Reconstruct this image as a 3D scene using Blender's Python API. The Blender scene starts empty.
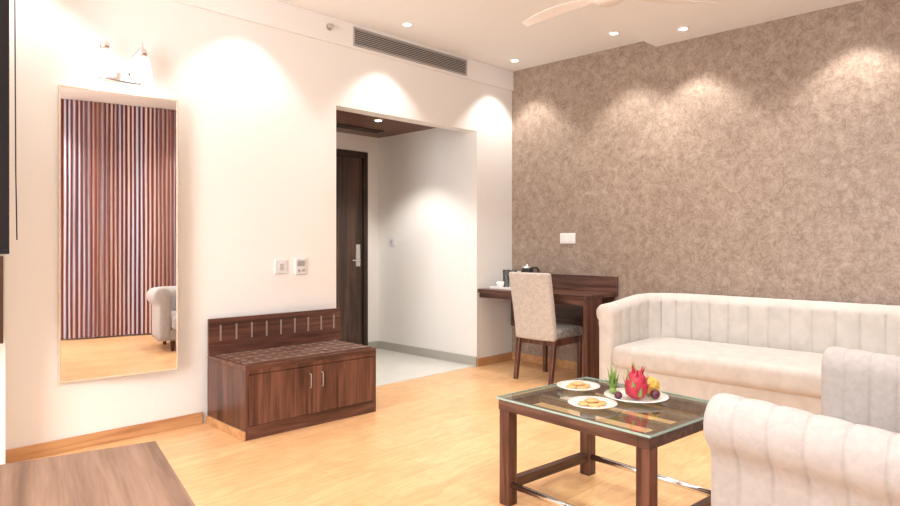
import bpy, bmesh, math, random
from mathutils import Vector, Matrix
random.seed(4)
scene = bpy.context.scene
scene.view_settings.view_transform = 'Standard'
COL = scene.collection
rad = math.radians

# ---------------------------------------------------------------- materials
def nodes_of(m):
    m.use_nodes = True
    nt = m.node_tree
    return nt, nt.nodes, nt.links, nt.nodes['Principled BSDF']

def plain(name, col, rough=0.5, metal=0.0, bump=0.0, bscale=60, spec=0.5, var=0.03, coat=0.0):
    m = bpy.data.materials.new(name)
    nt, N, L, b = nodes_of(m)
    tc = N.new('ShaderNodeTexCoord')
    no = N.new('ShaderNodeTexNoise'); no.inputs['Scale'].default_value = bscale; no.inputs['Detail'].default_value = 4
    L.new(tc.outputs['Object'], no.inputs['Vector'])
    cr = N.new('ShaderNodeValToRGB')
    cr.color_ramp.elements[0].color = tuple(max(0, c*(1-var)) for c in col)+(1,)
    cr.color_ramp.elements[1].color = tuple(min(1, c*(1+var)) for c in col)+(1,)
    cr.color_ramp.elements[0].position = .3; cr.color_ramp.elements[1].position = .7
    L.new(no.outputs['Fac'], cr.inputs['Fac']); L.new(cr.outputs['Color'], b.inputs['Base Color'])
    b.inputs['Roughness'].default_value = rough; b.inputs['Metallic'].default_value = metal
    b.inputs['Specular IOR Level'].default_value = spec
    b.inputs['Coat Weight'].default_value = coat
    if bump > 0:
        bp = N.new('ShaderNodeBump'); bp.inputs['Strength'].default_value = bump; bp.inputs['Distance'].default_value = .01
        L.new(no.outputs['Fac'], bp.inputs['Height']); L.new(bp.outputs['Normal'], b.inputs['Normal'])
    return m

def wood(name, c1, c2, c3, axis='z', scale=18.0, rough=0.35, coat=0.0, stretch=0.06, plank=None, dist=1.2):
    m = bpy.data.materials.new(name)
    nt, N, L, b = nodes_of(m)
    tc = N.new('ShaderNodeTexCoord'); mp = N.new('ShaderNodeMapping')
    s = [1, 1, 1]; s['xyz'.index(axis)] = stretch
    mp.inputs['Scale'].default_value = s
    L.new(tc.outputs['Object'], mp.inputs['Vector'])
    n1 = N.new('ShaderNodeTexNoise'); n1.inputs['Scale'].default_value = scale; n1.inputs['Detail'].default_value = 6
    n1.inputs['Distortion'].default_value = dist
    n2 = N.new('ShaderNodeTexNoise'); n2.inputs['Scale'].default_value = scale*6; n2.inputs['Detail'].default_value = 3
    L.new(mp.outputs[0], n1.inputs['Vector']); L.new(mp.outputs[0], n2.inputs['Vector'])
    mx = N.new('ShaderNodeMath'); mx.operation = 'MULTIPLY_ADD'; mx.inputs[1].default_value = .35
    L.new(n2.outputs['Fac'], mx.inputs[0]); L.new(n1.outputs['Fac'], mx.inputs[2])
    cr = N.new('ShaderNodeValToRGB'); e = cr.color_ramp.elements
    e[0].position = .5; e[0].color = c1+(1,); e[1].position = .85; e[1].color = c3+(1,)
    k = e.new(.66); k.color = c2+(1,)
    L.new(mx.outputs[0], cr.inputs['Fac'])
    outc = cr.outputs['Color']
    if plank:
        br = N.new('ShaderNodeTexBrick'); br.inputs['Scale'].default_value = 1
        br.inputs['Brick Width'].default_value = 3; br.inputs['Row Height'].default_value = plank
        br.inputs['Mortar Size'].default_value = .006
        br.inputs['Color1'].default_value = (1, 1, 1, 1); br.inputs['Color2'].default_value = (.75, .75, .75, 1); br.inputs['Mortar'].default_value = (.12, .12, .12, 1)
        L.new(tc.outputs['Object'], br.inputs['Vector'])
        mm = N.new('ShaderNodeMix'); mm.data_type = 'RGBA'; mm.blend_type = 'MULTIPLY'; mm.inputs[0].default_value = 1
        L.new(outc, mm.inputs[6]); L.new(br.outputs['Color'], mm.inputs[7]); outc = mm.outputs[2]
    L.new(outc, b.inputs['Base Color'])
    b.inputs['Roughness'].default_value = rough; b.inputs['Coat Weight'].default_value = coat
    return m

def floor_mat():
    m = bpy.data.materials.new('oak_laminate')
    nt, N, L, b = nodes_of(m)
    tc = N.new('ShaderNodeTexCoord'); mp = N.new('ShaderNodeMapping'); mp.inputs['Scale'].default_value = (1, 1, 1)
    L.new(tc.outputs['Object'], mp.inputs['Vector'])
    br = N.new('ShaderNodeTexBrick'); br.inputs['Scale'].default_value = 1
    br.inputs['Brick Width'].default_value = 1.2; br.inputs['Row Height'].default_value = .19
    br.inputs['Mortar Size'].default_value = .0015; br.offset = .37
    br.inputs['Color1'].default_value = (.88, .54, .28, 1); br.inputs['Color2'].default_value = (.82, .475, .23, 1)
    br.inputs['Mortar'].default_value = (.58, .32, .14, 1)
    L.new(mp.outputs[0], br.inputs['Vector'])
    m2 = N.new('ShaderNodeMapping'); m2.inputs['Scale'].default_value = (.22, 1, 1)
    L.new(tc.outputs['Object'], m2.inputs['Vector'])
    n = N.new('ShaderNodeTexNoise'); n.inputs['Scale'].default_value = 24; n.inputs['Detail'].default_value = 8; n.inputs['Distortion'].default_value = 1.2
    L.new(m2.outputs[0], n.inputs['Vector'])
    cr = N.new('ShaderNodeValToRGB'); cr.color_ramp.elements[0].color = (.88, .84, .79, 1); cr.color_ramp.elements[1].color = (1.05, 1.05, 1.05, 1)
    cr.color_ramp.elements[0].position = .35; cr.color_ramp.elements[1].position = .65
    L.new(n.outputs['Fac'], cr.inputs['Fac'])
    n3 = N.new('ShaderNodeTexNoise'); n3.inputs['Scale'].default_value = 5; n3.inputs['Detail'].default_value = 5
    L.new(tc.outputs['Object'], n3.inputs['Vector'])
    mr = N.new('ShaderNodeMapRange'); mr.inputs['From Min'].default_value = .3; mr.inputs['From Max'].default_value = .7
    mr.inputs['To Min'].default_value = .94; mr.inputs['To Max'].default_value = 1.04
    L.new(n3.outputs['Fac'], mr.inputs['Value'])
    mx = N.new('ShaderNodeMix'); mx.data_type = 'RGBA'; mx.blend_type = 'MULTIPLY'; mx.inputs[0].default_value = 1
    L.new(br.outputs['Color'], mx.inputs[6]); L.new(cr.outputs['Color'], mx.inputs[7])
    vm = N.new('ShaderNodeVectorMath'); vm.operation = 'SCALE'
    L.new(mx.outputs[2], vm.inputs[0]); L.new(mr.outputs['Result'], vm.inputs['Scale'])
    L.new(vm.outputs[0], b.inputs['Base Color'])
    b.inputs['Roughness'].default_value = .34
    return m

def wallpaper_mat():
    m = bpy.data.materials.new('taupe_scribble_wallpaper')
    nt, N, L, b = nodes_of(m)
    tc = N.new('ShaderNodeTexCoord')
    def lines(scale, mult, dist, loc):
        mp = N.new('ShaderNodeMapping'); mp.inputs['Location'].default_value = loc
        L.new(tc.outputs['Object'], mp.inputs['Vector'])
        n1 = N.new('ShaderNodeTexNoise'); n1.inputs['Scale'].default_value = scale; n1.inputs['Detail'].default_value = 1.0; n1.inputs['Distortion'].default_value = dist
        L.new(mp.outputs[0], n1.inputs['Vector'])
        mu = N.new('ShaderNodeMath'); mu.operation = 'MULTIPLY'; mu.inputs[1].default_value = mult
        L.new(n1.outputs['Fac'], mu.inputs[0])
        sn = N.new('ShaderNodeMath'); sn.operation = 'SINE'; L.new(mu.outputs[0], sn.inputs[0])
        ab = N.new('ShaderNodeMath'); ab.operation = 'ABSOLUTE'; L.new(sn.outputs[0], ab.inputs[0])
        mr = N.new('ShaderNodeMapRange'); mr.inputs['From Min'].default_value = .0; mr.inputs['From Max'].default_value = .7
        L.new(ab.outputs[0], mr.inputs['Value'])
        return mr.outputs['Result']
    a = lines(7, 20, 2.0, (0, 0, 0)); c = lines(9, 18, 1.4, (3.1, 7.7, 1.9))
    mi = N.new('ShaderNodeMath'); mi.operation = 'MULTIPLY'; L.new(a, mi.inputs[0]); L.new(c, mi.inputs[1])
    n2 = N.new('ShaderNodeTexNoise'); n2.inputs['Scale'].default_value = 17; n2.inputs['Detail'].default_value = 6; n2.inputs['Roughness'].default_value = .58
    L.new(tc.outputs['Object'], n2.inputs['Vector'])
    m2 = N.new('ShaderNodeMath'); m2.operation = 'MULTIPLY_ADD'; m2.inputs[1].default_value = 1.0
    L.new(n2.outputs['Fac'], m2.inputs[0])
    m3 = N.new('ShaderNodeMath'); m3.operation = 'MULTIPLY'; m3.inputs[1].default_value = .28; L.new(mi.outputs[0], m3.inputs[0])
    L.new(m3.outputs[0], m2.inputs[2])
    cr = N.new('ShaderNodeValToRGB'); e = cr.color_ramp.elements
    e[0].position = .38; e[0].color = (.24, .172, .132, 1)
    e[1].position = 1.0; e[1].color = (.44, .35, .28, 1)
    k = e.new(.68); k.color = (.335, .252, .197, 1)
    L.new(m2.outputs[0], cr.inputs['Fac']); L.new(cr.outputs['Color'], b.inputs['Base Color'])
    b.inputs['Roughness'].default_value = .45
    return m

def fabric(name, c1, c2, scale=28, rough=.85, sheen=.3, pos=(.35, .65)):
    m = bpy.data.materials.new(name)
    nt, N, L, b = nodes_of(m)
    tc = N.new('ShaderNodeTexCoord')
    n = N.new('ShaderNodeTexNoise'); n.inputs['Scale'].default_value = scale; n.inputs['Detail'].default_value = 5; n.inputs['Distortion'].default_value = .6
    L.new(tc.outputs['Object'], n.inputs['Vector'])
    cr = N.new('ShaderNodeValToRGB'); e = cr.color_ramp.elements
    e[0].position = pos[0]; e[0].color = c1+(1,); e[1].position = pos[1]; e[1].color = c2+(1,)
    L.new(n.outputs['Fac'], cr.inputs['Fac']); L.new(cr.outputs['Color'], b.inputs['Base Color'])
    n2 = N.new('ShaderNodeTexNoise'); n2.inputs['Scale'].default_value = 260
    L.new(tc.outputs['Object'], n2.inputs['Vector'])
    bp = N.new('ShaderNodeBump'); bp.inputs['Strength'].default_value = .15; bp.inputs['Distance'].default_value = .004
    L.new(n2.outputs['Fac'], bp.inputs['Height']); L.new(bp.outputs['Normal'], b.inputs['Normal'])
    b.inputs['Roughness'].default_value = rough; b.inputs['Sheen Weight'].default_value = sheen
    b.inputs['Specular IOR Level'].default_value = .2
    return m

def emis(name, col, s, base=None):
    m = bpy.data.materials.new(name)
    nt, N, L, b = nodes_of(m)
    b.inputs['Base Color'].default_value = (base or col)+(1,)
    b.inputs['Emission Color'].default_value = col+(1,); b.inputs['Emission Strength'].default_value = s
    b.inputs['Roughness'].default_value = .3
    return m

def glass_mat(name, tint=(.82, .93, .88), refl=1.0, blend=.18):
    m = bpy.data.materials.new(name); m.use_nodes = True
    nt = m.node_tree; N = nt.nodes; L = nt.links
    N.remove(N['Principled BSDF']); out = N['Material Output']
    tr = N.new('ShaderNodeBsdfTransparent'); tr.inputs[0].default_value = tint+(1,)
    gl = N.new('ShaderNodeBsdfGlossy'); gl.inputs['Roughness'].default_value = .02
    fr = N.new('ShaderNodeLayerWeight'); fr.inputs['Blend'].default_value = blend
    mu = N.new('ShaderNodeMath'); mu.operation = 'MULTIPLY'; mu.inputs[1].default_value = refl
    L.new(fr.outputs['Fresnel'], mu.inputs[0])
    mx = N.new('ShaderNodeMixShader'); L.new(mu.outputs[0], mx.inputs[0]); L.new(tr.outputs[0], mx.inputs[1]); L.new(gl.outputs[0], mx.inputs[2])
    L.new(mx.outputs[0], out.inputs['Surface'])
    return m

PITCH = .050
def curtain_mat():
    m = bpy.data.materials.new('striped_curtain_cloth')
    nt, N, L, b = nodes_of(m)
    tc = N.new('ShaderNodeTexCoord'); sp = N.new('ShaderNodeSeparateXYZ'); L.new(tc.outputs['Object'], sp.inputs[0])
    mp = N.new('ShaderNodeMapping'); mp.inputs['Scale'].default_value = (1, 0, 0.03)
    L.new(tc.outputs['Object'], mp.inputs['Vector'])
    nz = N.new('ShaderNodeTexNoise'); nz.inputs['Scale'].default_value = 14; nz.inputs['Detail'].default_value = 2
    L.new(mp.outputs[0], nz.inputs['Vector'])
    mu = N.new('ShaderNodeMath'); mu.operation = 'MULTIPLY'; mu.inputs[1].default_value = 2*math.pi/PITCH
    L.new(sp.outputs['X'], mu.inputs[0])
    ad = N.new('ShaderNodeMath'); ad.operation = 'MULTIPLY_ADD'; ad.inputs[1].default_value = 5.0
    L.new(nz.outputs['Fac'], ad.inputs[0]); L.new(mu.outputs[0], ad.inputs[2])
    s = N.new('ShaderNodeMath'); s.operation = 'SINE'; L.new(ad.outputs[0], s.inputs[0])
    mr = N.new('ShaderNodeMapRange'); mr.inputs['From Min'].default_value = -1; L.new(s.outputs[0], mr.inputs['Value'])
    cr = N.new('ShaderNodeValToRGB'); e = cr.color_ramp.elements
    e[0].position = .20; e[0].color = (.15, .045, .040, 1); e[1].position = .88; e[1].color = (.54, .51, .54, 1)
    k = e.new(.48); k.color = (.35, .13, .085, 1)
    k = e.new(.68); k.color = (.33, .25, .26, 1)
    L.new(mr.outputs['Result'], cr.inputs['Fac'])
    n2 = N.new('ShaderNodeTexNoise'); n2.inputs['Scale'].default_value = 9; n2.inputs['Detail'].default_value = 2
    L.new(mp.outputs[0], n2.inputs['Vector'])
    c2 = N.new('ShaderNodeValToRGB'); q = c2.color_ramp.elements
    q[0].position = .42; q[0].color = (1.05, .86, .76, 1); q[1].position = .58; q[1].color = (.86, .90, 1.04, 1)
    L.new(n2.outputs['Fac'], c2.inputs['Fac'])
    mm = N.new('ShaderNodeMix'); mm.data_type = 'RGBA'; mm.blend_type = 'MULTIPLY'; mm.inputs[0].default_value = 1
    L.new(cr.outputs['Color'], mm.inputs[6]); L.new(c2.outputs['Color'], mm.inputs[7])
    L.new(mm.outputs[2], b.inputs['Base Color'])
    b.inputs['Roughness'].default_value = .6
    return m

M_wall = plain('warm_white_paint', (.875, .87, .85), .6, bump=.02, bscale=90, var=.01)
M_ceil = plain('ceiling_paint', (.90, .905, .91), .7, var=.01)
M_band = plain('band_paint', (.885, .88, .865), .6, var=.01)
M_paper = wallpaper_mat()
M_floor = floor_mat()
M_tile = plain('cream_tile', (.78, .77, .72), .2, var=.03, bscale=6)
M_tileskirt = plain('grey_skirting', (.45, .44, .40), .3)
M_skirt = wood('skirting_wood', (.42, .20, .09), (.55, .29, .13), (.63, .36, .17), 'x', 14)
M_walnut = wood('dark_walnut', (.042, .014, .009), (.10, .037, .024), (.18, .075, .050), 'z', 16, .32)
M_walnutx = wood('dark_walnut_horizontal', (.045, .017, .011), (.11, .042, .028), (.19, .085, .056), 'x', 16, .3)
M_walnuty = wood('walnut_lengthwise', (.045, .019, .013), (.095, .04, .028), (.17, .08, .055), 'y', 16, .3)
M_slat = wood('lighter_walnut_slats', (.10, .05, .03), (.19, .10, .06), (.28, .16, .10), 'y', 16, .35)
M_slatx = wood('brown_top_slats', (.07, .03, .02), (.15, .066, .045), (.23, .115, .08), 'x', 16, .35)
M_door = wood('door_veneer', (.028, .014, .010), (.055, .028, .018), (.10, .052, .035), 'z', 14, .4)
M_dframe = wood('door_frame_wood', (.022, .010, .008), (.035, .017, .012), (.055, .028, .020), 'z', 14, .5)
M_darkceil = wood('dark_ceiling_boards', (.10, .032, .018), (.17, .06, .035), (.24, .10, .06), 'x', 10, .35, plank=.12)
M_benchtop = wood('brown_laminate', (.14, .075, .046), (.22, .125, .080), (.30, .18, .122), 'y', 20, .45, stretch=.05, dist=.4)
M_sofa = fabric('pale_grey_velvet', (.57, .53, .49), (.64, .60, .56), 10, .8, .15)
M_sofa2 = fabric('light_grey_velvet', (.42, .385, .37), (.47, .435, .42), 34, .8, .2, (.35, .65))
M_sofaseat = fabric('grey_seat_velvet', (.52, .48, .44), (.59, .55, .51), 14, .8, .15)
M_chairback = fabric('pale_grey_patterned_cloth', (.52, .465, .42), (.60, .545, .50), 38, .8, .2, (.42, .58))
M_chairseat = fabric('grey_damask', (.16, .14, .13), (.32, .29, .27), 40, .8, .2, (.42, .58))
M_chrome = plain('polished_chrome', (.85, .85, .87), .15, 1.0, var=.01)
M_steel = plain('brushed_steel', (.68, .66, .63), .3, 1.0, var=.03)
M_nickel = plain('satin_nickel', (.42, .41, .40), .35, .35, var=.02)
M_strip = plain('satin_metal_strip', (.36, .30, .27), .4, .4, var=.03)
M_black = plain('black_plastic', (.012, .012, .013), .35)
M_darkcloth = plain('black_blind_cloth', (.010, .007, .008), .9)
M_white = plain('white_plastic', (.85, .84, .82), .35)
M_switch = plain('cool_white_plastic', (.76, .77, .79), .3)
M_grey = plain('grey_plastic', (.35, .35, .34), .5)
M_lgrey = plain('light_grey_plastic', (.55, .55, .55), .5)
M_alu = plain('painted_aluminium', (.42, .40, .38), .5)
M_darkvoid = plain('grille_dark', (.035, .03, .03), .8)
M_porc = plain('white_porcelain', (.86, .85, .82), .12, coat=.5)
M_lamp = emis('frosted_glass_lit', (1, .98, .95), 2.4, (.75, .74, .74))
M_lens = emis('downlight_lens', (1, .96, .9), 14.0)
M_glass = glass_mat('tinted_table_glass', (.82, .95, .89), .40, .2)
M_tumbler = glass_mat('clear_glass', (.88, .90, .90), .9, .3)
M_gedge = plain('green_glass_edge', (.36, .50, .45), .1, var=.05)
M_mirror = plain('mirror_silver', (.95, .94, .94), 0.0, 1.0, var=.0)
M_mframe = plain('gilt_frame', (.78, .68, .56), .35, .5)
M_curtain = curtain_mat()
M_fan = plain('ivory_white_enamel', (.84, .79, .75), .35)
M_biscuit = plain('biscuit', (.66, .38, .16), .8, bump=.3, bscale=80, var=.15)
M_red = plain('dragon_fruit_skin', (.46, .025, .055), .5, var=.3, bscale=30)
M_leaf = plain('fruit_leaf_green', (.22, .34, .08), .45, var=.3, bscale=30)
M_yellow = plain('pineapple_yellow', (.72, .44, .09), .55, bump=.6, bscale=50, var=.3)
M_plum = plain('dark_plum', (.09, .015, .03), .3, var=.3)

# ---------------------------------------------------------------- mesh helpers
def finish(bm, name, mat, parent=None, loc=(0, 0, 0), rot=(0, 0, 0), smooth=False, bevel=0, kind=None, label=None, seg=2):
    bmesh.ops.recalc_face_normals(bm, faces=bm.faces)
    me = bpy.data.meshes.new(name); bm.to_mesh(me); bm.free()
    ob = bpy.data.objects.new(name, me); COL.objects.link(ob)
    me.materials.append(mat)
    ob.location = loc; ob.rotation_euler = rot
    if parent: ob.parent = parent
    if smooth:
        for p in me.polygons: p.use_smooth = True
    if bevel:
        md = ob.modifiers.new('Bevel', 'BEVEL'); md.width = bevel; md.segments = seg; md.limit_method = 'ANGLE'; md.angle_limit = rad(40)
    if kind: ob['kind'] = kind
    if label: ob['label'] = label
    return ob

def box(bm, x0, x1, y0, y1, z0, z1, mtx=None):
    vs = [bm.verts.new(v) for v in [(x0, y0, z0), (x1, y0, z0), (x1, y1, z0), (x0, y1, z0), (x0, y0, z1), (x1, y0, z1), (x1, y1, z1), (x0, y1, z1)]]
    if mtx:
        for v in vs: v.co = mtx @ v.co
    for f in [(0, 3, 2, 1), (4, 5, 6, 7), (0, 1, 5, 4), (1, 2, 6, 5), (2, 3, 7, 6), (3, 0, 4, 7)]:
        bm.faces.new([vs[i] for i in f])
    return vs

def B(*boxes):
    bm = bmesh.new()
    for b in boxes: box(bm, *b)
    return bm

def lathe(prof, seg=32, bm=None, off=(0, 0, 0), mtx=None):
    bm = bm or bmesh.new(); rings = []
    for r, z in prof:
        ring = []
        for i in range(seg):
            a = 2*math.pi*i/seg
            v = Vector((r*math.cos(a)+off[0], r*math.sin(a)+off[1], z+off[2]))
            if mtx: v = mtx @ v
            ring.append(bm.verts.new(v))
        rings.append(ring)
    for a, b in zip(rings, rings[1:]):
        for i in range(seg):
            bm.faces.new([a[i], a[(i+1) % seg], b[(i+1) % seg], b[i]])
    bm.faces.new(rings[0][::-1]); bm.faces.new(rings[-1])
    return bm

def tube(pts, r, seg=10, bm=None):
    bm = bm or bmesh.new(); rings = []
    pts = [Vector(p) for p in pts]
    for i, p in enumerate(pts):
        d = (pts[min(i+1, len(pts)-1)]-pts[max(i-1, 0)]).normalized()
        up = Vector((0, 0, 1)) if abs(d.z) < .9 else Vector((1, 0, 0))
        a = d.cross(up).normalized(); b = d.cross(a).normalized()
        rings.append([bm.verts.new(p+a*r*math.cos(2*math.pi*k/seg)+b*r*math.sin(2*math.pi*k/seg)) for k in range(seg)])
    for a, b in zip(rings, rings[1:]):
        for i in range(seg): bm.faces.new([a[i], a[(i+1) % seg], b[(i+1) % seg], b[i]])
    bm.faces.new(rings[0][::-1]); bm.faces.new(rings[-1])
    return bm

def thing(name, loc, label, cat, rotz=0, group=None):
    e = bpy.data.objects.new(name, None); COL.objects.link(e); e.empty_display_size = .1
    e.location = loc; e.rotation_euler = (0, 0, rotz); e['label'] = label; e['category'] = cat
    if group: e['group'] = group
    return e

# ---------------------------------------------------------------- room
XW, YW, ZC = 5.20, 4.17, 2.945
XL, YB = -1.8, -.8
OX0, OX1, OZ = 3.01, 4.66, 2.27
ZL = 2.872  # lowered part of the ceiling
XP = .785
S = 'structure'
finish(B((XP, OX0, YW, YW+.14, 0, 3.1), (OX0, OX1, YW, YW+.14, OZ, 3.1), (OX1, XW+.15, YW, YW+.14, 0, 3.1)), 'wall_left', M_wall, kind=S)
finish(B((XW, XW+.15, YB-.15, YW, 0, 3.1)), 'wall_right', M_paper, kind=S)
finish(B((XL-.15, XW+.15, YB-.15, YB, 0, 3.1)), 'wall_back', M_wall, kind=S)
finish(B((XL, XP, 3.93, 4.2, 0, 3.1)), 'wall_pier', M_wall, kind=S)
finish(B((XL-.15, XL, YB, 4.2, 0, .9), (XL-.15, XL, YB, 4.2, 2.5, 3.1), (XL-.15, XL, YB, .2, .9, 2.5), (XL-.15, XL, 3.4, 4.2, .9, 2.5)), 'wall_window', M_wall, kind=S)
finish(B((OX1, OX1+.12, YW+.14, 5.65, 0, 2.6)), 'wall_passage_right', M_wall, kind=S)
finish(B((OX0-.12, OX0, YW+.14, 5.65, 0, 2.6)), 'wall_passage_left', M_wall, kind=S)
finish(B((OX0-.12, 3.5, 5.65, 5.77, 0, 2.6), (4.50, OX1+.12, 5.65, 5.77, 0, 2.6), (3.5, 4.5, 5.65, 5.77, 2.19, 2.6)), 'wall_passage_back', M_wall, kind=S)
finish(B((XL-.15, XW+.15, YB-.15, .15, ZC, 3.1), (XL-.15, XW+.15, .15, 2.6, ZL, 3.1), (XL-.15, XW+.15, 2.6, YW, ZC, 3.1)), 'ceiling', M_ceil, kind=S)
finish(B((OX0, OX1, YW+.14, 5.65, 2.37, 2.5)), 'ceiling_passage', M_darkceil, kind=S)
finish(B((XL-.15, XW+.15, YB-.15, YW+.005, -.1, 0)), 'floor', M_floor, kind=S)
finish(B((OX0-.1, OX1+.1, YW+.005, 5.9, -.1, 0.004)), 'floor_passage', M_tile, kind=S)
finish(B((XP, XW, YW-.022, YW, 2.745, ZC)), 'trim_1', M_band, kind=S, bevel=.004)
finish(B((XP, 1.93, YW-.014, YW, 0, .075)), 'baseboard_left', M_skirt, kind=S, bevel=.003)
finish(B((OX1, XW, YW-.014, YW, 0, .075)), 'baseboard_corner', M_skirt, kind=S, bevel=.003)
finish(B((XW-.014, XW, YB, YW-.014, 0, .075)), 'baseboard_right', M_skirt, kind=S, bevel=.003)
finish(B((OX1-.012, OX1, YW, 5.65, 0.004, .09)), 'baseboard_passage', M_tileskirt, kind=S)
finish(B((4.5, OX1-.012, 5.638, 5.65, 0.004, .09)), 'baseboard_passage_back', M_tileskirt, kind=S)
d = thing('door_1', (4.0, 5.66, 0.004), 'dark brown veneered entrance door with steel lock', 'door'); d['kind'] = S
finish(B((-.5, -.44, -.02, .06, 0, 2.186), (.44, .5, -.02, .06, 0, 2.186), (-.44, .44, -.02, .06, 2.12, 2.186)), 'door_frame', M_dframe, d, bevel=.004)
finish(B((-.438, .438, 0, .04, 0, 2.118)), 'door_leaf', M_door, d, bevel=.003)
finish(B((.34, .40, -.012, 0, .93, 1.17)), 'lock_plate', M_steel, d, bevel=.003)
finish(tube([(.37, -.01, 1.0), (.37, -.05, 1.0), (.36, -.055, 1.0), (.26, -.055, 1.0)], .009), 'door_handle', M_chrome, d, smooth=True)

w = thing('window_1', (XL-.07, 1.8, .9), 'white framed window', 'window'); w['kind'] = S
finish(B((-.04, .04, -1.6, -1.54, 0, 1.6), (-.04, .04, 1.54, 1.6, 0, 1.6), (-.04, .04, -1.54, 1.54, 0, .06), (-.04, .04, -1.54, 1.54, 1.54, 1.6), (-.03, .03, -.03, .03, .06, 1.54)), 'window_frame', M_white, w)

# ---------------------------------------------------------------- downlights
def downlight(loc, power, angle=95, blend=.45, group='recessed ceiling downlights', col=(1, .96, .90), size=.03, r=.045):
    e = thing('recessed_downlight', loc, 'small round recessed ceiling downlight, lit warm white', 'ceiling light', group=group)
    bm = bmesh.new(); sg = 28
    A = [bm.verts.new((r*math.cos(2*math.pi*i/sg), r*math.sin(2*math.pi*i/sg), 0)) for i in range(sg)]
    Bq = [bm.verts.new((r*.72*math.cos(2*math.pi*i/sg), r*.72*math.sin(2*math.pi*i/sg), -.008)) for i in range(sg)]
    for i in range(sg): bm.faces.new([A[i], A[(i+1) % sg], Bq[(i+1) % sg], Bq[i]])
    finish(bm, 'trim_ring', M_white, e, smooth=True)
    finish(lathe([(.001, -.001), (r*.72, -.001), (r*.72, -.006), (.001, -.006)], 24), 'lens', M_lens, e)
    l = bpy.data.lights.new('downlight_lamp', 'SPOT'); l.energy = power; l.spot_size = rad(angle); l.spot_blend = blend
    l.color = col; l.shadow_soft_size = size
    o = bpy.data.objects.new('downlight_lamp', l); COL.objects.link(o); o.parent = e; o.location = (0, 0, -.02)
    return e

P = 42
downlight((.95, 3.85, ZC), P*.55)
for x in (2.22, 3.47): downlight((x, 3.85, ZC), P*.75)
downlight((4.88, 3.88, ZC), P)
downlight((4.82, 2.78, ZC), P*1.2)
for y in (2.22, 1.1): downlight((4.90, y, ZL), P*1.1)
downlight((4.90, 0.0, ZC), P*1.1)
for x in (.6, 3.35): downlight((x, -.30, ZC), 110, 130)
for x, y in ((.9, 1.2), (2.3, 1.2), (2.2, .3), (3.9, 1.5)):  # unseen wide-angle fill lamps, added to lift the general light level
    downlight((x, y, ZL), 60, 150, .9, size=.08)
downlight((3.97, 4.82, 2.37), 68, 105, .5)

l = bpy.data.lights.new('added_fill_light', 'AREA'); l.shape = 'RECTANGLE'; l.size = 3.1; l.size_y = 1.6; l.energy = 185; l.color = (.96, .975, 1)  # fill light added in front of the unseen window to brighten the room
o = bpy.data.objects.new('added_fill_light', l); COL.objects.link(o); o.location = (XL+.02, 1.8, 1.7); o.rotation_euler = (0, rad(-90), 0)

W = bpy.data.worlds.new('World'); scene.world = W; W.use_nodes = True
W.node_tree.nodes['Background'].inputs[0].default_value = (1, .96, .92, 1); W.node_tree.nodes['Background'].inputs[1].default_value = 1.0

# ---------------------------------------------------------------- air vent, sprinkler, switches
def grille(e, hw, hh, n=8, fm=M_alu):
    finish(B((-hw, hw, -.012, .001, 0, .014), (-hw, hw, -.012, .001, hh-.014, hh), (-hw, -hw+.014, -.012, .001, .014, hh-.014), (hw-.014, hw, -.012, .001, .014, hh-.014)), 'vent_frame', fm, e, bevel=.002)
    finish(B((-hw+.014, hw-.014, -.003, -.001, .014, hh-.014)), 'vent_backing', M_darkvoid, e)
    bm = bmesh.new()
    for i in range(n):
        z = .022+i*(hh-.036)/(n-.5)
        box(bm, -hw+.014, hw-.014, -.0015, .0015, -.005, .005, Matrix.Translation((0, -.008, z)) @ Matrix.Rotation(rad(-35), 4, 'X'))
    finish(bm, 'vent_louver', fm, e)
v = thing('air_vent', (3.82, YW-.022, 2.765), 'long slatted grey air conditioning grille in wall band', 'air vent')
grille(v, .665, .15)
v = thing('air_vent', (3.95, 5.38, 2.37), 'slatted grille set in the dark wooden ceiling', 'air vent')
v.rotation_euler = (rad(90), 0, 0)
grille(v, .45, .14, 6, M_dframe)
sp = thing('fire_sprinkler', (2.93, YW-.020, 2.86), 'small metal fire sprinkler on the wall band', 'sprinkler')
finish(lathe([(.03, 0), (.03, .006), (.012, .01), (.012, .035), (.02, .037), (.02, .04)], 20), 'sprinkler_head', M_steel, sp, rot=(rad(90), 0, 0), smooth=False)

s1 = thing('light_switch', (2.515, YW, 1.02), 'square white plastic wall switch beside the cabinet', 'switch')
finish(B((-.05, .05, -.014, .002, -.05, .05)), 'switch_plate', M_switch, s1, bevel=.003)
finish(B((-.016, .016, -.020, -.013, -.024, .024)), 'rocker', M_lgrey, s1, bevel=.002)
s2 = thing('thermostat', (2.68, YW, 1.02), 'white wall thermostat with small grey display', 'thermostat')
finish(B((-.047, .047, -.018, .002, -.06, .06)), 'thermostat_case', M_switch, s2, bevel=.005)
finish(B((-.032, .032, -.020, -.017, .0, .042)), 'display', M_grey, s2, bevel=.001)
finish(B((-.03, -.008, -.021, -.017, -.04, -.022)), 'button', M_steel, s2, bevel=.001)
finish(B((.008, .03, -.021, -.017, -.04, -.022)), 'button', M_steel, s2, bevel=.001)
s3 = thing('light_switch', (OX1, 5.42, 1.2), 'small white wall switch in the entrance passage', 'switch', rotz=rad(-90))
finish(B((-.05, .05, -.010, .002, -.045, .045)), 'switch_plate', M_switch, s3, bevel=.003)
finish(B((-.02, .02, -.014, -.009, -.022, .022)), 'rocker', M_lgrey, s3, bevel=.002)
s4 = thing('wall_socket', (XW, 3.49, 1.235), 'white double wall socket on patterned wallpaper', 'socket', rotz=rad(-90))
finish(B((-.085, .085, -.010, .002, -.05, .05)), 'socket_plate', M_white, s4, bevel=.003)
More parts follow.
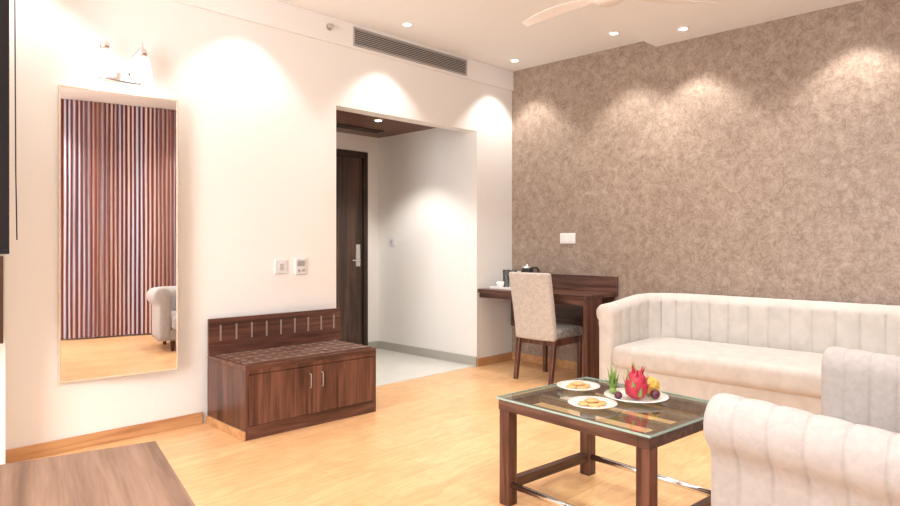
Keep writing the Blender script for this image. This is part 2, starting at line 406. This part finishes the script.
for a in (-.07, .01): finish(B((a, a+.06, -.014, -.009, -.03, .03)), 'socket_module', M_porc, s4, bevel=.002)

# ---------------------------------------------------------------- mirror (hung slightly swung away from the wall)
mr = thing('wall_mirror', (1.085, YW-.004, .395), 'tall rectangular wall mirror with thin gilt frame', 'mirror', rotz=rad(-6.75))
mw, mh, fw = .652, 1.70, .010
finish(B((0, mw, -.020, 0, 0, fw), (0, mw, -.020, 0, mh-fw, mh), (0, fw, -.020, 0, fw, mh-fw), (mw-fw, mw, -.020, 0, fw, mh-fw)), 'mirror_frame', M_mframe, mr, bevel=.002)
finish(B((fw, mw-fw, -.016, -.002, fw, mh-fw)), 'mirror_glass', M_mirror, mr)
finish(B((.50, .56, -.001, .055, .3, .36)), 'mounting_block', M_walnut, mr)
finish(B((.50, .56, -.001, .055, 1.3, 1.36)), 'mounting_block', M_walnut, mr)

# ---------------------------------------------------------------- wall lamp
wl = thing('wall_lamp', (1.40, YW, 2.17), 'chrome two-arm wall lamp with frosted bell shades', 'wall lamp')
finish(B((-.13, .13, -.025, .001, -.005, .055)), 'back_plate', M_chrome, wl, bevel=.01, seg=3)
for sx in (-.105, .105):
    finish(tube([(sx*.6, -.02, .04), (sx*.6, -.035, .10), (sx*.75, -.05, .16), (sx, -.08, .190), (sx, -.11, .185), (sx, -.11, .17)], .008), 'lamp_arm', M_chrome, wl, smooth=True)
    finish(lathe([(.001, .235), (.006, .23), (.009, .215), (.005, .208), (.020, .198), (.030, .18), (.034, .145)], 24), 'lamp_cap', M_chrome, wl, loc=(sx, -.11, 0), smooth=True)
    finish(lathe([(.024, .155), (.036, .14), (.046, .105), (.051, .055), (.064, .008), (.060, .007), (.047, .055), (.041, .10), (.018, .145)], 28), 'lamp_shade', M_lamp, wl, loc=(sx, -.11, 0), smooth=True)
    pl = bpy.data.lights.new('lamp_bulb_light', 'POINT'); pl.energy = 1.0; pl.color = (1, .9, .75); pl.shadow_soft_size = .03
    po = bpy.data.objects.new('lamp_bulb_light', pl); COL.objects.link(po); po.parent = wl; po.location = (sx, -.11, .03)

# ---------------------------------------------------------------- luggage cabinet
cb = thing('luggage_cabinet', (1.935, 3.60, 0), 'dark walnut low luggage cabinet with metal strips', 'cabinet', rotz=rad(-1.8))
CW, CD, CH = .985, .54, .45
finish(B((0, .02, 0.0, CD, 0, CH-.03), (CW-.02, CW, 0.0, CD, 0, CH-.03), (.02, CW-.02, CD-.02, CD, .08, CH-.03), (.02, CW-.02, .02, CD-.02, .08, .10), (.02, CW-.02, .0, .02, CH-.055, CH-.03)), 'carcass', M_walnut, cb, bevel=.002)
finish(B((.02, CW-.02, .001, .03, 0, .08)), 'plinth', M_walnutx, cb)
finish(B((-.012, -.001, -.002, CD, 0, .055)), 'skirting_strip', M_skirt, cb)
finish(B((0, CW, 0, CD, CH-.03, CH)), 'cabinet_top', M_walnutx, cb, bevel=.002)
mid = CW*.5
for x0, x1, hx in ((.022, mid-.0015, mid-.05), (mid+.0015, CW-.022, mid+.04)):
    dr = finish(B((x0, x1, -.003, .016, .083, CH-.058)), 'cabinet_door', M_walnut, cb, bevel=.002)
    finish(tube([(hx, -.003, .255), (hx, -.021, .255), (hx, -.023, .26), (hx, -.023, .34), (hx, -.021, .345), (hx, -.003, .345)], .0032), 'door_handle', M_nickel, dr, smooth=True)
finish(B((.0, CW+.055, CD-.022, CD, CH+.001, .69)), 'back_panel', M_walnutx, cb, bevel=.003)
for i in range(9):
    x = .08+i*.112
    finish(B((x-.006, x+.006, CD-.026, CD-.0225, CH+.09, .645)), 'back_strip', M_strip, cb, bevel=.001)
ys = [.03+i*.092 for i in range(5)]
for y in ys:
    finish(B((.02, CW-.02, y, y+.066, CH, CH+.010)), 'top_slat', M_slatx, cb, bevel=.002)
for i in range(11):
    x = .065+i*.0855
    for y in ys:
        finish(B((x-.010, x+.010, y+.012, y+.054, CH+.0098, CH+.0115)), 'metal_inlay', M_strip, cb)

# ---------------------------------------------------------------- foreground desk (rotated)
fd = thing('low_wooden_desk', (.782, 2.0, 0), 'brown wood-grain laminate low desk', 'desk', rotz=rad(-13))
finish(B((-.85, 0, -1.25, 0, .565, .60)), 'desk_top', M_benchtop, fd, bevel=.003)
finish(B((-.83, -.80, -1.2, -.03, 0, .565)), 'side_panel', M_benchtop, fd, bevel=.002)
finish(B((-.05, -.02, -1.2, -.03, 0, .565)), 'side_panel', M_benchtop, fd, bevel=.002)
finish(B((-.80, -.05, -.07, -.05, .25, .565)), 'modesty_panel', M_benchtop, fd)

bl = thing('roller_blind', (-.25, 3.83, 1.16), 'black roller blind with a thin hanging cord', 'blind')
finish(B((-1.0, 1.03, -.01, .0, 0, 1.5)), 'blind_cloth', M_darkcloth, bl)
finish(lathe([(.03, -1.0), (.03, 1.03)], 20), 'roller_tube', M_black, bl, loc=(0, -.0, 1.53), rot=(0, rad(90), 0), smooth=False)
finish(B((-1.0, 1.03, -.016, .008, -.02, .002)), 'bottom_bar', M_black, bl, bevel=.003)
finish(tube([(1.05, -.02, 1.53), (1.055, -.02, .4), (1.06, -.02, .05)], .003, 6), 'cord', M_darkcloth, bl, smooth=True)
ws = thing('window_sill_panel', (-.25, 3.80, .70), 'dark brown wooden panel below the blind', 'wood panel')
finish(B((-1.0, 1.002, 0, .12, 0, .43)), 'sill_board', M_door, ws, bevel=.003)

# ---------------------------------------------------------------- sofas: U-shaped channelled shell
def roll_profile(z0, ztop, R, thick):
    pts = []
    for i in range(9): pts.append((0.0, z0+(ztop-R-z0)*i/8))
    for i in range(1, 19):
        a = math.pi-(math.pi*1.25)*i/18
        pts.append((R+R*math.cos(a), ztop-R+R*math.sin(a)))
    u, z = pts[-1]
    z1 = z-.05
    pts.append((thick+.006, z-.022)); pts.append((thick, z1))
    for i in range(1, 7): pts.append((thick, z1+(z0-z1)*i/6))
    return pts

def upath(hi, yf, yb, rc):
    P = []; st = .005
    n = int((yb-rc-yf)/st)
    for i in range(n): P.append((-hi, yf+(yb-rc-yf)*i/n, -1, 0))
    m = max(6, int(rc*math.pi/2/st))
    for i in range(m):
        a = math.pi-math.pi/2*i/m
        P.append((-hi+rc+rc*math.cos(a), yb-rc+rc*math.sin(a), math.cos(a), math.sin(a)))
    k = int((2*(hi-rc))/st)
    for i in range(k+1): P.append((-hi+rc+(2*(hi-rc))*i/k, yb, 0, 1))
    right = [(-x, y, -nx, ny) for x, y, nx, ny in P[:n+m]][::-1]
    return P+right, n+m//2

def shell(path, i0, i1, hfun, z0, R, thick, rib, amp, total, arcl, ends, smoothtop, sharp):
    bm = bmesh.new(); rings = []
    nr = max(1, round(total/rib))
    for j in range(i0, i1+1):
        x, y, nx, ny = path[j]; s = arcl[j]
        prof = roll_profile(z0, hfun(s), R, thick); n = len(prof)
        g = abs(math.sin(math.pi*nr*s/total))
        f = .3*g+.7*min(1, g*sharp)**.5
        er = 0
        for e, on in ((s, ends[0]), (total-s, ends[1])):
            if on and e < .035: er = .035*(1-math.sqrt(max(0, 1-(1-e/.035)**2)))
        zt = hfun(s)
        ring = []
        for q in range(n):
            a = prof[q-1]; b = prof[(q+1) % n]
            dx, dz = b[0]-a[0], b[1]-a[1]; l = math.hypot(dx, dz) or 1
            nu, nz = -dz/l, dx/l
            u, z = prof[q]
            wgt = 0 if z < z0+.05 else (smoothtop if z > zt-R*.9 else 1)
            dd = -amp*(1-f)*wgt-er*.8
            uu = u+nu*dd; zz = max(z+nz*dd, z0)
            ring.append(bm.verts.new((x+nx*uu, y+ny*uu, zz)))
        rings.append(ring)
    for a, b in zip(rings, rings[1:]):
        for i in range(n): bm.faces.new([a[i], a[(i+1) % n], b[(i+1) % n], b[i]])
    bm.faces.new(rings[0][::-1]); bm.faces.new(rings[-1])
    return bm

def seatmesh(hx, yf, yb, z0, z1, r=.05, dome=.02):
    bm = bmesh.new(); box(bm, -hx, hx, yf, yb, z0, z1)
    bmesh.ops.bevel(bm, geom=bm.edges[:], offset=r, segments=6, affect='EDGES', profile=.5)
    bmesh.ops.subdivide_edges(bm, edges=[e for e in bm.edges if e.calc_length() > .2], cuts=12, use_grid_fill=True)
    for v in bm.verts:
        if v.co.z > (z0+z1)/2:
            a = max(0, 1-(v.co.x/hx)**4); b = max(0, 1-((v.co.y-(yf+yb)/2)/((yb-yf)/2))**4)
            v.co.z += dome*a*b
    return bm

def sofa(name, loc, rotz, width, depth, arm_z, back_z, label, m_arm, m_back, m_seat, R=.085, thick=.12, rib=.15, amp=.010, rc=.16, smoothtop=.25, sharp=3, seat_z=.435):
    e = thing(name, loc, label, 'sofa', rotz)
    hw = width/2; inner = hw-2*R
    yf, yb = -depth/2, depth/2-2*R
    finish(B((-inner-.02, inner+.02, yf+.03, yb+.02, .12, seat_z-.145)), 'sofa_base', m_arm, e, bevel=.015, seg=3)
    finish(seatmesh(inner+.004, yf-.005, yb-.03, seat_z-.165, seat_z, .05, .015), 'seat_cushion', m_seat, e, smooth=True)
    path, im = upath(inner, yf+.02, yb, rc)
    arc = [0]
    for a, b in zip(path, path[1:]): arc.append(arc[-1]+math.hypot((b[0]-a[0])+(b[2]-a[2])*R, (b[1]-a[1])+(b[3]-a[3])*R))
    T = arc[-1]; L0 = depth*.75
    def hf(s):
        t = min(1, min(s, T-s)/L0); t = t*t*(3-2*t)
        return arm_z+(back_z-arm_z)*t
    N_ = len(path)-1
    finish(shell(path, 0, im, hf, .12, R, thick, rib, amp, T, arc, (1, 0), smoothtop, sharp), 'armrest', m_arm, e, smooth=True)
    finish(shell(path, im, N_-im, hf, .12, R, thick, rib, amp, T, arc, (0, 0), smoothtop, sharp), 'backrest', m_back, e, smooth=True)
    finish(shell(path, N_-im, N_, hf, .12, R, thick, rib, amp, T, arc, (0, 1), smoothtop, sharp), 'armrest', m_arm, e, smooth=True)
    for sx in (-1, 1):
        for y in (yf+.10, yb-.02):
            finish(lathe([(.018, 0), (.03, .12)], 16), 'sofa_leg', M_walnut, e, loc=(sx*(inner-.02), y, 0), smooth=False)
    return e

sofa('long_sofa', (4.70, 1.41, 0), rad(-90), 2.44, .90, .735, .785, 'long pale grey channel-tufted velvet sofa against patterned wall', M_sofa, M_sofa, M_sofaseat, R=.075, thick=.125, rib=.145, amp=.021, rc=.26, smoothtop=.22, sharp=6)
sofa('two_seat_sofa', (2.765, .45, 0), rad(180), 1.50, .86, .712, .675, 'light grey pleated two-seat velvet sofa beside the coffee table', M_sofa2, M_sofa2, M_sofa2, R=.095, thick=.13, rib=.10, amp=.011, rc=.14, smoothtop=1, sharp=6, seat_z=.39)

# ---------------------------------------------------------------- curtain behind
bm = bmesh.new(); prev = None
n = 1100; x0, x1 = .6, 5.15
for i in range(n+1):
    x = x0+(x1-x0)*i/n
    y = .010*math.sin(2*math.pi*x/PITCH+1.3*math.sin(x*7))+.012*math.sin(x*9)
    a = bm.verts.new((x, y, .02)); b = bm.verts.new((x, y, ZC-.005))
    if prev: bm.faces.new([prev[0], a, b, prev[1]])
    prev = (a, b)
ct = finish(bm, 'striped_curtain', M_curtain, loc=(0, YB+.08, 0), smooth=True)
ct['label'] = 'floor-length burgundy and silver striped pleated curtain'; ct['category'] = 'curtain'

# ---------------------------------------------------------------- writing desk
dk = thing('writing_desk', (4.65, 2.95, 0), 'dark walnut writing desk against the patterned wall', 'desk')
DW, DL = XW-.016-4.65, YW-.016-2.95
finish(B((0, DW, 0, DL, .715, .75)), 'desk_top', M_walnuty, dk, bevel=.003)
finish(B((.03, .26, .0, .04, 0, .714)), 'side_panel', M_walnut, dk, bevel=.002)
finish(B((.03, .05, .04, DL, .665, .714)), 'apron', M_walnuty, dk)
finish(B((DW-.02, DW, .04, DL, .35, .714)), 'modesty_panel', M_walnuty, dk)
finish(B((DW-.022, DW, 0, DL, .751, .89)), 'upstand', M_walnuty, dk, bevel=.003)

# desk chair
ch = thing('dining_chair', (4.72, 3.36, 0), 'pale grey upholstered desk chair with tall back and dark legs', 'chair', rotz=rad(-90))
bm = bmesh.new(); nx, nz = 10, 14
def backpt(x, z, t):
    zz = (z-.36)/.58
    return (x*(1+.03*zz), -.215-.07*zz-.03*zz*zz+t+.02*(x/.21)**2*1.0, z)
F = [[bm.verts.new(backpt(-.205+.41*i/nx, .36+.58*j/nz, .032)) for i in range(nx+1)] for j in range(nz+1)]
K = [[bm.verts.new(backpt(-.205+.41*i/nx, .36+.58*j/nz, -.032)) for i in range(nx+1)] for j in range(nz+1)]
for j in range(nz):
    for i in range(nx):
        bm.faces.new([F[j][i], F[j][i+1], F[j+1][i+1], F[j+1][i]]); bm.faces.new([K[j][i], K[j+1][i], K[j+1][i+1], K[j][i+1]])
for j in range(nz):
    bm.faces.new([F[j][0], F[j+1][0], K[j+1][0], K[j][0]]); bm.faces.new([F[j][nx], K[j][nx], K[j+1][nx], F[j+1][nx]])
for i in range(nx):
    bm.faces.new([F[0][i], K[0][i], K[0][i+1], F[0][i+1]]); bm.faces.new([F[nz][i], F[nz][i+1], K[nz][i+1], K[nz][i]])
finish(bm, 'backrest', M_chairback, ch, bevel=.02, seg=4, smooth=True)
finish(seatmesh(.21, -.20, .23, .37, .45, .025, .02), 'seat', M_chairseat, ch, smooth=True)
finish(B((-.20, .20, -.19, .21, .315, .372)), 'seat_frame', M_walnut, ch, bevel=.004)
for x in (-.185, .185):
    for y, dy in ((-.195, -.05), (.19, 0)):
        bm = bmesh.new()
        vs = box(bm, x-.019, x+.019, y-.019, y+.019, 0, .36)
        for v in vs:
            if v.co.z < .01: v.co.y += dy; v.co.x = x+(v.co.x-x)*.8
        finish(bm, 'leg', M_walnut, ch, bevel=.004)

# ---------------------------------------------------------------- tea things on desk
tr = thing('serving_tray', (4.93, 3.86, .751), 'white tray on the desk', 'tray')
bm = B((-.19, .19, -.22, .22, 0, .008), (-.19, -.182, -.22, .22, .008, .022), (.182, .19, -.22, .22, .008, .022), (-.182, .182, -.22, -.212, .008, .022), (-.182, .182, .212, .22, .008, .022))
finish(bm, 'tray_body', M_white, tr, bevel=.002)
def kettle(loc):
    k = thing('electric_kettle', loc, 'black and steel electric kettle on the tray', 'kettle', rotz=.6)
    finish(lathe([(.07, 0), (.072, .01), (.062, .018)], 28), 'kettle_base', M_black, k, smooth=False)
    finish(lathe([(.062, .02), (.068, .04), (.064, .13), (.052, .185), (.048, .19)], 28), 'kettle_body', M_black, k, smooth=True)
    finish(lathe([(.050, .188), (.049, .195), (.042, .207), (.012, .212), (.012, .224), (.004, .228)], 24), 'kettle_lid', M_steel, k, smooth=True)
    finish(tube([(0, -.045, .19), (0, -.09, .192), (0, -.11, .17), (0, -.108, .08), (0, -.085, .045), (0, -.063, .045)], .010), 'kettle_handle', M_black, k, smooth=True)
    return k
kettle((5.02, 3.84, .7595))
def cup(loc, rot=0):
    c = thing('tea_cup', loc, 'small white porcelain tea cup on the tray', 'cup', rotz=rot, group='tea cups on the tray')
    finish(lathe([(.02, 0), (.024, .004), (.034, .03), (.038, .06), (.035, .06), (.03, .03), (.018, .008)], 24), 'cup_body', M_porc, c, smooth=True)
    finish(tube([(.033, 0, .048), (.05, 0, .048), (.055, 0, .035), (.045, 0, .02), (.031, 0, .02)], .004), 'cup_handle', M_porc, c, smooth=True)
    return c
cup((4.80, 3.99, .7595), 1.6); cup((4.80, 3.74, .7595), 3.2)
bx = thing('tea_box', (5.06, 3.99, .7595), 'small white and brown box of tea sachets', 'box')
finish(B((-.045, .045, -.05, .05, 0, .15)), 'box_body', M_white, bx, bevel=.002)
finish(B((-.046, -.0452, -.04, .04, .03, .10)), 'box_label', M_benchtop, bx)
for p in ((4.90, 4.00), (4.86, 3.88)):
    g = thing('glass_tumbler', (p[0], p[1], .7595), 'clear glass tumbler on the tray', 'glass', group='glass tumblers on the tray')
    finish(lathe([(.028, 0), (.036, .17), (.033, .17), (.026, .008)], 24), 'tumbler_body', M_tumbler, g, smooth=True)

# ---------------------------------------------------------------- coffee table
SC = .947; H = .49
tx, ty = .352*SC, .42*SC
TR = rad(-5)
tb = thing('coffee_table', (2.722*SC, 1.578*SC, 0), 'dark walnut coffee table with glass top and chrome rails', 'coffee table', rotz=TR)
bm = bmesh.new(); bm.faces.new([bm.verts.new(q) for q in ((-tx, -ty, H-.001), (tx, -ty, H-.001), (tx, ty, H-.001), (-tx, ty, H-.001))])
finish(bm, 'glass_top', M_glass, tb)
bm = B((-tx-.002, tx+.002, -ty-.002, -ty, H-.009, H), (-tx-.002, tx+.002, ty, ty+.002, H-.009, H), (-tx-.002, -tx, -ty, ty, H-.009, H), (tx, tx+.002, -ty, ty, H-.009, H))
finish(bm, 'glass_edge', M_gedge, tb)
a, b_ = tx-.006, ty-.006
zf0, zf1 = H-.058, H-.0115
finish(B((-a, a, -b_, -b_+.05, zf0, zf1), (-a, a, b_-.05, b_, zf0, zf1), (-a, -a+.05, -b_+.05, b_-.05, zf0, zf1), (a-.05, a, -b_+.05, b_-.05, zf0, zf1)), 'table_frame', M_walnuty, tb, bevel=.003)
for x in (-.09, .09):
    finish(B((x-.018, x+.018, -b_+.05, b_-.05, zf0+.008, zf1-.008)), 'table_slat', M_slat, tb, bevel=.002)
lx, ly = a-.032, b_-.032
for sx in (-1, 1):
    for sy in (-1, 1):
        finish(B((sx*lx-.029, sx*lx+.029, sy*ly-.029, sy*ly+.029, 0, zf0)), 'leg', M_walnut, tb, bevel=.003)
    finish(B((-lx+.029, lx-.029, sx*ly-.018, sx*ly+.018, .07, .115)), 'stretcher', M_walnutx, tb, bevel=.002)
    finish(tube([(sx*lx, -ly+.028, .092), (sx*lx, ly-.028, .092)], .015, 14), 'chrome_rail', M_chrome, tb, smooth=True)

TZ = H+.0005
def plate(loc, r, label):
    p = thing('plate', loc, label, 'plate', group='white plates on the coffee table')
    finish(lathe([(r*.5, 0), (r*.55, .004), (r*.75, .008), (r, .018), (r*.98, .021), (r*.72, .011), (r*.5, .008), (.002, .008)], 40), 'plate_dish', M_porc, p, smooth=True)
    return p
P1 = (2.82*SC, 1.83*SC); P2 = (2.565*SC, 1.59*SC); FX, FY = 2.83*SC, 1.515*SC
plate((P1[0], P1[1], TZ), .104, 'round white plate with biscuits on the glass table')
plate((P2[0], P2[1], TZ), .106, 'round white plate with cookies on the glass table')
plate((FX, FY, TZ), .142, 'large white plate of mixed fruit on the glass table')
for cx, cy in (P1, P2):
    for k in range(5):
        a_ = k*1.57+cx; rr = .036 if k < 4 else 0
        z = TZ+.0085 if k < 4 else TZ+.0215
        c = finish(lathe([(.024, 0), (.027, .004), (.025, .011), (.004, .0125)], 18), 'biscuit', M_biscuit, loc=(cx+rr*math.cos(a_), cy+rr*math.sin(a_), z), smooth=True)
        c['label'] = 'round golden brown biscuit on a white plate'; c['category'] = 'biscuit'; c['group'] = 'biscuits on the plates'
FZ = TZ+.012
def leafmesh(L, w, curl):
    bm = bmesh.new(); rows = []
    for i in range(5):
        t = i/4; ww = w*(1-t)**.7*(.7+1.2*t*(1-t))
        y = curl*t*t; rows.append([bm.verts.new((-ww, y, L*t)), bm.verts.new((0, y-.25*w*(1-t), L*t)), bm.verts.new((ww, y, L*t))])
    for a, b in zip(rows, rows[1:]):
        for i in range(2): bm.faces.new([a[i], a[i+1], b[i+1], b[i]])
    bmesh.ops.remove_doubles(bm, verts=bm.verts, dist=1e-5)
    return bm
df = thing('dragon_fruit', (FX-.035, FY-.02, FZ), 'large red dragon fruit with green-tipped scales', 'dragon fruit')
finish(lathe([(.012, 0), (.036, .01), (.049, .035), (.050, .062), (.043, .092), (.026, .118), (.006, .126)], 24), 'fruit_body', M_red, df, smooth=True)
for k in range(20):
    a_ = k*2.4; zz = .012+k*.0055; rr = .047-.0020*max(0, k-8)
    finish(leafmesh(.050, .011, .014), 'scale', (M_leaf if k % 5 in (1, 3) else M_red), df, loc=(-rr*math.sin(a_), rr*math.cos(a_), zz), rot=(-.12, 0, a_), smooth=True)
def pine(name, loc, r, mat, label):
    p = thing(name, loc, label, 'fruit')
    bm = bmesh.new(); seg, rings_ = 56, 36; rr_ = []
    for j in range(rings_+1):
        ph = math.pi*(.04+.92*j/rings_); ring = []
        for i in range(seg):
            th = 2*math.pi*i/seg
            b1 = abs(math.sin(4*th+j*.42))*abs(math.sin(4*th-j*.42))
            q = r*math.sin(ph)*(1+.14*b1)
            ring.append(bm.verts.new((q*math.cos(th), q*math.sin(th), r*.98-r*.98*math.cos(ph))))
        rr_.append(ring)
    for a, b in zip(rr_, rr_[1:]):
        for i in range(seg): bm.faces.new([a[i], a[(i+1) % seg], b[(i+1) % seg], b[i]])
    bm.faces.new(rr_[0][::-1]); bm.faces.new(rr_[-1])
    finish(bm, 'fruit_body', mat, p, smooth=True)
    return p
pine('pineapple', (FX+.070, FY-.030, FZ+.001), .042, M_yellow, 'golden pineapple with knobbly round body on the plate')
cr_ = thing('pineapple_crown_cutting', (FX-.02, FY+.105, FZ+.004), 'spiky green pineapple crown on the fruit plate', 'leaf crown', rotz=.3)
for k in range(20):
    a_ = k*2.4; L = .065+.065*(k/20); tilt = .60-.5*k/20
    finish(leafmesh(L, .010, .004), 'leaf', M_leaf, cr_, loc=(.005*math.cos(a_), .005*math.sin(a_), .01), rot=(-tilt, 0, a_), smooth=True)
finish(lathe([(.014, 0), (.018, .010), (.012, .025), (.003, .03)], 16), 'crown_base', M_leaf, cr_, smooth=True)
def fruit(name, loc, r, mat, label, sz=1.0):
    prof = [(max(.002, r*math.sin(math.pi*j/14)), r*sz*(1-math.cos(math.pi*j/14))) for j in range(15)]
    prof[-1] = (r*.12, prof[-1][1]-r*.06)
    f = thing(name, loc, label, 'fruit')
    finish(lathe(prof, 24), 'fruit_body', mat, f, smooth=True)
    finish(tube([(0, 0, 2*r*sz-.006), (.002, 0, 2*r*sz+.006)], .002, 6), 'stem', M_leaf, f)
fruit('plum', (FX-.104, FY+.030, FZ), .018, M_plum, 'dark red plum on the fruit plate')
fruit('plum', (FX+.015, FY-.085, FZ), .022, M_plum, 'dark purple plum in front of the dragon fruit')

# ---------------------------------------------------------------- ceiling fan
fn = thing('ceiling_fan', (3.15, 1.85, ZL), 'ivory white three-blade ceiling fan at rest', 'ceiling fan')
finish(lathe([(.05, 0), (.055, -.02), (.02, -.07)], 24), 'canopy', M_fan, fn, smooth=True)
finish(tube([(0, 0, -.05), (0, 0, -.29)], .011), 'rod', M_fan, fn, smooth=True)
finish(lathe([(.03, -.265), (.075, -.28), (.09, -.30), (.09, -.335), (.065, -.36), (.02, -.368)], 32), 'motor', M_fan, fn, smooth=True)
for ang in (86, -34, 206):
    bm = bmesh.new(); prev = None
    for i in range(17):
        t = i/16; x = .075+.555*t; w_ = .014+.052*math.sin(math.pi*min(1, t*.62+.05))*(1-.75*t**2.2)
        c = .05*math.sin(math.pi*t*.9)-.03*t
        row = [bm.verts.new((x, c-w_, -.009)), bm.verts.new((x, c+w_*.6, .006)), bm.verts.new((x, c+w_*.6, .010)), bm.verts.new((x, c-w_, -.005))]
        if prev:
            for q in range(4): bm.faces.new([prev[q], prev[(q+1) % 4], row[(q+1) % 4], row[q]])
        else: bm.faces.new(row)
        prev = row
    bm.faces.new(prev[::-1])
    finish(bm, 'blade', M_fan, fn, loc=(0, 0, -.318), rot=(0, 0, rad(ang)))

# ---------------------------------------------------------------- camera
cd = bpy.data.cameras.new('camera'); cam = bpy.data.objects.new('camera', cd); COL.objects.link(cam)
cam.location = (0, 0, 1.2)
yaw = 44.2
cam.rotation_euler = (rad(90), 0, rad(yaw-90))
cd.sensor_width = 36; cd.lens = 647/900*36; cd.shift_y = -11/900
cd.clip_start = .05
scene.camera = cam
